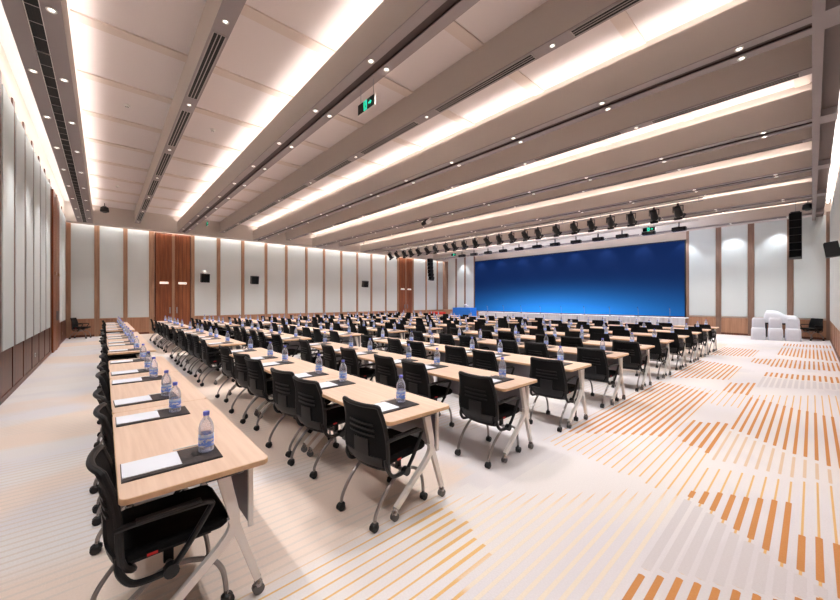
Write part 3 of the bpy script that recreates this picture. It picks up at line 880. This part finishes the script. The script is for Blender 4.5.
# white covered chairs ------------------------------------------------------
def cover_chair():
    r = empty('covered_chair')
    def sec(z, x0, x1, w, n=7):
        return [(x0, -w, z), (x0, w, z), (x1, w, z), (x1, -w, z)]
    m = MB()
    rings = [(0.0, -.27, .24, .222), (.20, -.26, .235, .216), (.43, -.25, .23, .21), (.47, -.22, .225, .195)]
    def loft(mb, rings):
        vs = []
        for z, x0, x1, w in rings:
            c = .05
            vs += [(x0+c, -w, z), (x1-c, -w, z), (x1, -w+c, z), (x1, w-c, z), (x1-c, w, z), (x0+c, w, z), (x0, w-c, z), (x0, -w+c, z)]
        k = 8; fs = [(i*k+j, i*k+(j+1) % k, (i+1)*k+(j+1) % k, (i+1)*k+j) for i in range(len(rings)-1) for j in range(k)]
        fs += [tuple(range(k-1, -1, -1)), tuple((len(rings)-1)*k+j for j in range(k))]
        mb.add(vs, fs, 'cloth_white', True)
    loft(m, rings); m.build('seat_cover', r)
    b = MB(); loft(b, [(.46, .10, .235, .20), (.60, .11, .24, .195), (.78, .13, .255, .195), (.85, .145, .26, .18), (.88, .16, .25, .15)])
    b.build('back_cover', r)
    return r
cc0 = cover_chair(); register(cc0)
for k, (x, y, z, lab) in enumerate([(19.80, 1.46, 0, 'white covered banquet chair, left one of the front three by stage wall'),
                                    (19.95, .98, 0, 'white covered banquet chair, middle one of the front three by stage wall'),
                                    (20.10, .50, 0, 'white covered banquet chair, right one of the front three by stage wall')]):
    o = cc0 if k == 0 else copy_tree(cc0); o.location = (x, y, z); o.rotation_euler.z = math.radians(4); tag(o, lab, 'chair', 'white covered chairs')
# heap of folded white covers on a trolley behind them
hp = empty('linen_trolley', (21.15, .88, 0))
MB().box(-.22, .22, -.52, .52, .58, .64, 'dark_plastic', bev=.01).build('trolley_deck', hp)
for a in (-.16, .16):
    for b in (-.44, .44): MB().lathe([(.05, -.02), (.06, -.012), (.06, .012), (.05, .02)], 'black_plastic', 12, T_(a, b, .06, PI/2)).build('wheel', hp)
for a in (-.16, .16):
    for b in (-.44, .44): MB().box(a-.02, a+.02, b-.025, b+.025, .10, .58, 'dark_plastic').build('post', hp)
m = MB(); n1, n2 = 22, 10; vs = []; fs = []
for i in range(n1+1):
    y = -.52+1.04*i/n1
    top = 1.16-.20*(1/(1+math.exp(-(-y-.02)*16)))
    edge = min(1, (.52-abs(y))/.1); top = .80+(top-.80)*math.sqrt(max(0, edge))
    for j in range(n2+1):
        a = PI*j/n2; x = -.23*math.cos(a); z = .64+(top-.64)*(max(0, math.sin(a))**.35)
        vs.append((x, y, z))
for i in range(n1):
    for j in range(n2): fs.append((i*(n2+1)+j, (i+1)*(n2+1)+j, (i+1)*(n2+1)+j+1, i*(n2+1)+j+1))
fs += [tuple(range(n2, -1, -1)), tuple(n1*(n2+1)+j for j in range(n2+1))]
m.add(vs, fs, 'cloth_white', True); m.build('white_linen', hp)
tag(hp, 'trolley heaped with white linen behind the white covered chairs', 'trolley')

# stage lighting -----------------------------------------------------------
XT = 14.72
tr = empty('lighting_bar', (XT, 0, 4.985))
MB().tube([(0, 2.4, 0), (0, 19.9, 0)], .025, 'steel', 8).build('upper_pipe', tr)
MB().tube([(0, 2.4, -.09), (0, 19.9, -.09)], .018, 'steel', 8).build('lower_pipe', tr)
for k in range(12): MB().box(-.015, .015, 2.5+1.56*k, 2.53+1.56*k, -.11, .05, 'steel').build('hanger', tr)
tag(tr, 'grey twin-pipe lighting bar carrying the row of black spotlights', 'lighting bar')
def make_spot():
    r = empty('stage_spotlight')
    MB().box(-.03, .03, -.03, .03, -.05, .035, 'black_plastic', bev=.008).build('clamp', r)
    y = MB()
    y.box(-.02, .02, -.15, .15, -.075, -.055, 'black_plastic')
    for s in (-1, 1): y.box(-.02, .02, s*.15-.008, s*.15+.008, -.27, -.055, 'black_plastic')
    y.build('yoke', r)
    a = math.radians(140)          # points down and towards the stage
    b = MB().lathe([(.05, -.20), (.10, -.18), (.105, -.05), (.115, .02), (.125, .16), (.118, .17), (.10, .14)], 'black_plastic', 14, T_(0, 0, -.25, 0, a), cap=True).build('lamp_body', r)
    MB().lathe([(.10, .141), (.001, .150)], 'chrome', 12, T_(0, 0, -.25, 0, a)).build('front_lens', b)
    for sx, sy in ((1, 0), (-1, 0), (0, 1), (0, -1)):
        q = MB(); T = T_(0, 0, -.25, 0, a)
        if sx: q.add([(sx*.12, -.12, .165), (sx*.12, .12, .165), (sx*.16, .13, .24), (sx*.16, -.13, .24), (sx*.126, -.12, .165), (sx*.126, .12, .165), (sx*.166, .13, .24), (sx*.166, -.13, .24)], [(0, 1, 2, 3), (7, 6, 5, 4), (0, 4, 5, 1), (1, 5, 6, 2), (2, 6, 7, 3), (3, 7, 4, 0)], 'black_plastic', False, T)
        else: q.add([(-.12, sy*.12, .165), (.12, sy*.12, .165), (.13, sy*.15, .22), (-.13, sy*.15, .22), (-.12, sy*.126, .165), (.12, sy*.126, .165), (.13, sy*.156, .22), (-.13, sy*.156, .22)], [(0, 1, 2, 3), (7, 6, 5, 4), (0, 4, 5, 1), (1, 5, 6, 2), (2, 6, 7, 3), (3, 7, 4, 0)], 'black_plastic', False, T)
        q.build('barn_door', b)
    return r
sp0 = make_spot(); register(sp0)
pxs = [390, 396.5, 404, 410.5, 418, 426.7, 435, 445.7, 454, 464, 475, 486.7, 499, 511.4, 524.8, 538, 556, 574, 591, 610.5, 631, 654, 678]
ys = []
for q in pxs:
    r_ = (q-420)/F; ys.append((XT*CA-r_*XT*SA)/(SA+r_*CA))
ys.sort()
for k, y in enumerate(ys):
    o = sp0 if k == 0 else copy_tree(sp0)
    o.location = (XT, y, 4.90); o.rotation_euler.z = random.uniform(-.35, .35)
    tag(o, f'black stage spotlight, {ORD[k]} from the right end of the lighting bar', 'spotlight', 'spotlights on the lighting bar')
XW = 17.5
rb = empty('lighting_batten', (XW, 0, 4.78))
MB().box(-.02, .02, 3.0, 17.6, -.02, .02, 'white_metal').build('batten_rail', rb)
for k in range(9): MB().tube([(0, 3.4+1.7*k, .03), (0, 3.4+1.7*k, .82)], .008, 'steel', 6).build('hanger', rb)
tag(rb, 'white batten rail hung nearer the screen with flat black lights', 'lighting bar')
def make_wash():
    r = empty('wash_light')
    MB().box(-.02, .02, -.02, .02, -.22, .0, 'black_plastic').build('stem', r)
    MB().box(-.10, .10, -.24, .24, -.36, -.20, 'black_plastic', bev=.03).build('housing', r)
    MB().box(-.08, .08, -.21, .21, -.366, -.36, 'chrome').build('front_lens', r)
    MB().box(-.12, -.10, -.16, .16, -.33, -.25, 'dark_plastic').build('heat_sink', r)
    return r
w0 = make_wash(); register(w0)
wl_ = bpy.data.lights.new('wash_beam', 'SPOT'); wl_.energy = 75; wl_.spot_size = math.radians(110); wl_.spot_blend = .8; wl_.shadow_soft_size = .1; wl_.color = (.72, .82, 1.0)
ys = []
for q in [462, 474, 488, 503, 519, 537, 555, 576, 598, 622, 648.6, 679]:
    r_ = (q-420)/F; ys.append((XW*CA-r_*XW*SA)/(SA+r_*CA))
ys.sort()
for k, y in enumerate(ys):
    o = w0 if k == 0 else copy_tree(w0); o.location = (XW, y, 4.78)
    l = bpy.data.objects.new('lamp', wl_); COL.objects.link(l); l.parent = o; l.location = (.13, 0, -.28); l.rotation_euler = (0, math.radians(-92), 0)
    tag(o, f'flat black wash light, {ORD[k]} from the right end of the white batten', 'stage light', 'wash lights on the batten')

# loudspeakers ---------------------------------------------------------------
def make_array():
    r = empty('line_array_speaker')
    z = 0; a = 0; x = 0
    for k in range(6):
        T = T_(x, 0, z, 0, a)
        c = MB().box(-.16, .16, -.16, .16, -.268, 0, 'black_plastic', T, .02).build('speaker_cabinet', r)
        MB().box(-.165, -.16, -.14, .14, -.25, -.015, 'black_fabric', T).build('front_grille', c)
        a += math.radians(2.2); z -= .272*math.cos(a); x += .272*math.sin(a)*1.0
    MB().box(-.15, .15, -.12, .12, .0, .04, 'dark_plastic').build('rigging_frame', r)
    MB().tube([(0, 0, .04), (0, 0, .42)], .008, 'steel', 6).build('hanging_cable', r)
    return r
a0_ = make_array(); register(a0_)
for k, (x, y, lab) in enumerate([(18.5, .40, 'tall black line array speaker hanging right of the blue screen'), (18.5, 19.45, 'tall black line array speaker hanging before the far wall')]):
    o = a0_ if k == 0 else copy_tree(a0_); o.location = (x, y, 4.72); o.rotation_euler.z = 0; tag(o, lab, 'loudspeaker', 'line array loudspeakers')
def make_wallspk():
    r = empty('wall_speaker')          # wall behind it at +y
    MB().box(-.05, .05, .10, .30, -.05, .05, 'dark_plastic').build('wall_bracket', r)
    MB().box(-.19, .19, -.16, .12, -.22, .22, 'black_plastic', T_(0, 0, 0, math.radians(8)), .03).build('speaker_cabinet', r)
    MB().box(-.17, .17, -.168, -.16, -.20, .20, 'black_fabric', T_(0, 0, 0, math.radians(8))).build('front_grille', r)
    return r
wsk = make_wallspk(); register(wsk)
def Xfar(px, Y):
    r_ = (px-420)/F; return (Y*SA+r_*Y*CA)/(CA-r_*SA)
YS = YF-.345
for k, (px, py, lab) in enumerate([(205, 278, 'on the pale panel just right of the tall wooden double door'), (254.5, 280, 'on the third pale panel right of the near double door'),
                                   (365, 284, 'on the far wall panel left of the farther double door')]):
    x = Xfar(px, YS); d = x*SA+YS*CA
    o = wsk if k == 0 else copy_tree(wsk); o.location = (x, YS, 1.6+(300-py)/F*d); tag(o, 'black box speaker mounted ' + lab, 'loudspeaker', 'wall mounted speakers')
o = copy_tree(wsk); o.location = (10.4, YN+.035+.195, 2.57); o.scale = (.65, .65, .65); o.rotation_euler.z = PI; tag(o, 'black box speaker mounted on the near right wall at the picture edge', 'loudspeaker', 'wall mounted speakers')
# alarm on the panel above the first speaker
x = Xfar(204.5, YF-.05); al = MB().lathe([(.12, 0), (.12, .03), (.09, .06), (.001, .07)], 'off_white', 16, T_(rx=PI/2)).build('alarm_sounder', loc=(x, YF-.036, 3.02))
MB().lathe([(.05, .066), (.045, .08), (.001, .09)], 'plate_light', 12, T_(rx=PI/2)).build('beacon', al)
tag(al, 'round white alarm sounder above the first black wall speaker', 'alarm')
# small ceiling speakers and cameras
def make_cam(name):
    r = empty(name)
    MB().tube([(0, 0, 0), (0, 0, -.14)], .015, 'dark_plastic', 8).build('stem', r)
    MB().lathe([(.05, .0), (.13, -.06), (.15, -.20), (.13, -.24), (.001, -.25)], 'black_plastic', 14, T_(0, 0, -.12)).build('housing', r)
    MB().lathe([(.09, -.252), (.06, -.27), (.001, -.275)], 'dark_plastic', 12, T_(0, 0, -.12)).build('dome', r)
    return r
k0 = make_cam('pendant_speaker'); register(k0)
for k, (x, y, z, lab) in enumerate([(.02, 19.6, ZT-.012, 'black pendant speaker hanging in the first bay near the far wall'),
                                    (18.7, .10, ZC+.35, 'small black pendant speaker hanging beside the right line array')]):
    o = k0 if k == 0 else copy_tree(k0); o.location = (x, y, z); tag(o, lab, 'loudspeaker', 'pendant speakers')
pj = empty('ceiling_camera', (9.62, 10.3, ZC+.098))
MB().box(-.02, .02, -.02, .02, -.16, 0, 'dark_plastic').build('stem', pj)
MB().lathe([(.07, -.13), (.085, -.1), (.085, .1), (.07, .13)], 'black_plastic', 12, T_(0, .14, -.22, PI/2.6)).build('camera_body', pj)
MB().lathe([(.07, -.13), (.085, -.1), (.085, .1), (.07, .13)], 'off_white', 12, T_(0, -.13, -.20, PI/2.6)).build('second_body', pj)
tag(pj, 'twin-bodied ceiling camera hanging from the fourth slotted beam midway', 'camera')
# sockets on the left wainscot
so = MB().box(0, .012, -.045, .045, -.045, .045, 'off_white', bev=.006).build('wall_socket', loc=(XL+.012, 12.0, .33))
MB().box(.012, .014, -.02, .02, -.02, .02, 'dark_plastic').build('socket_holes', so); register(so)
tag(so, 'white wall socket low on the dark wood of the left wall, nearer one', 'socket', 'wall sockets')
s2 = copy_tree(so); s2.location = (XL+.012, 19.0, .33); tag(s2, 'white wall socket low on the left wall beyond the wooden door', 'socket', 'wall sockets')

# ------------------------------------------------------------------ world, view
w = bpy.data.worlds.new('world'); scene.world = w; w.use_nodes = True
w.node_tree.nodes['Background'].inputs[0].default_value = (.9, .92, 1, 1); w.node_tree.nodes['Background'].inputs[1].default_value = .3
vsn = scene.view_settings; vsn.view_transform = 'Standard'; vsn.look = 'None'; vsn.gamma = 1; vsn.use_curve_mapping = False; vsn.exposure = -0.30
scene.cycles.use_denoising = True
scene.cycles.max_bounces = 8; scene.cycles.diffuse_bounces = 5; scene.cycles.glossy_bounces = 3; scene.cycles.transparent_max_bounces = 12
scene.cycles.caustics_reflective = False; scene.cycles.caustics_refractive = False
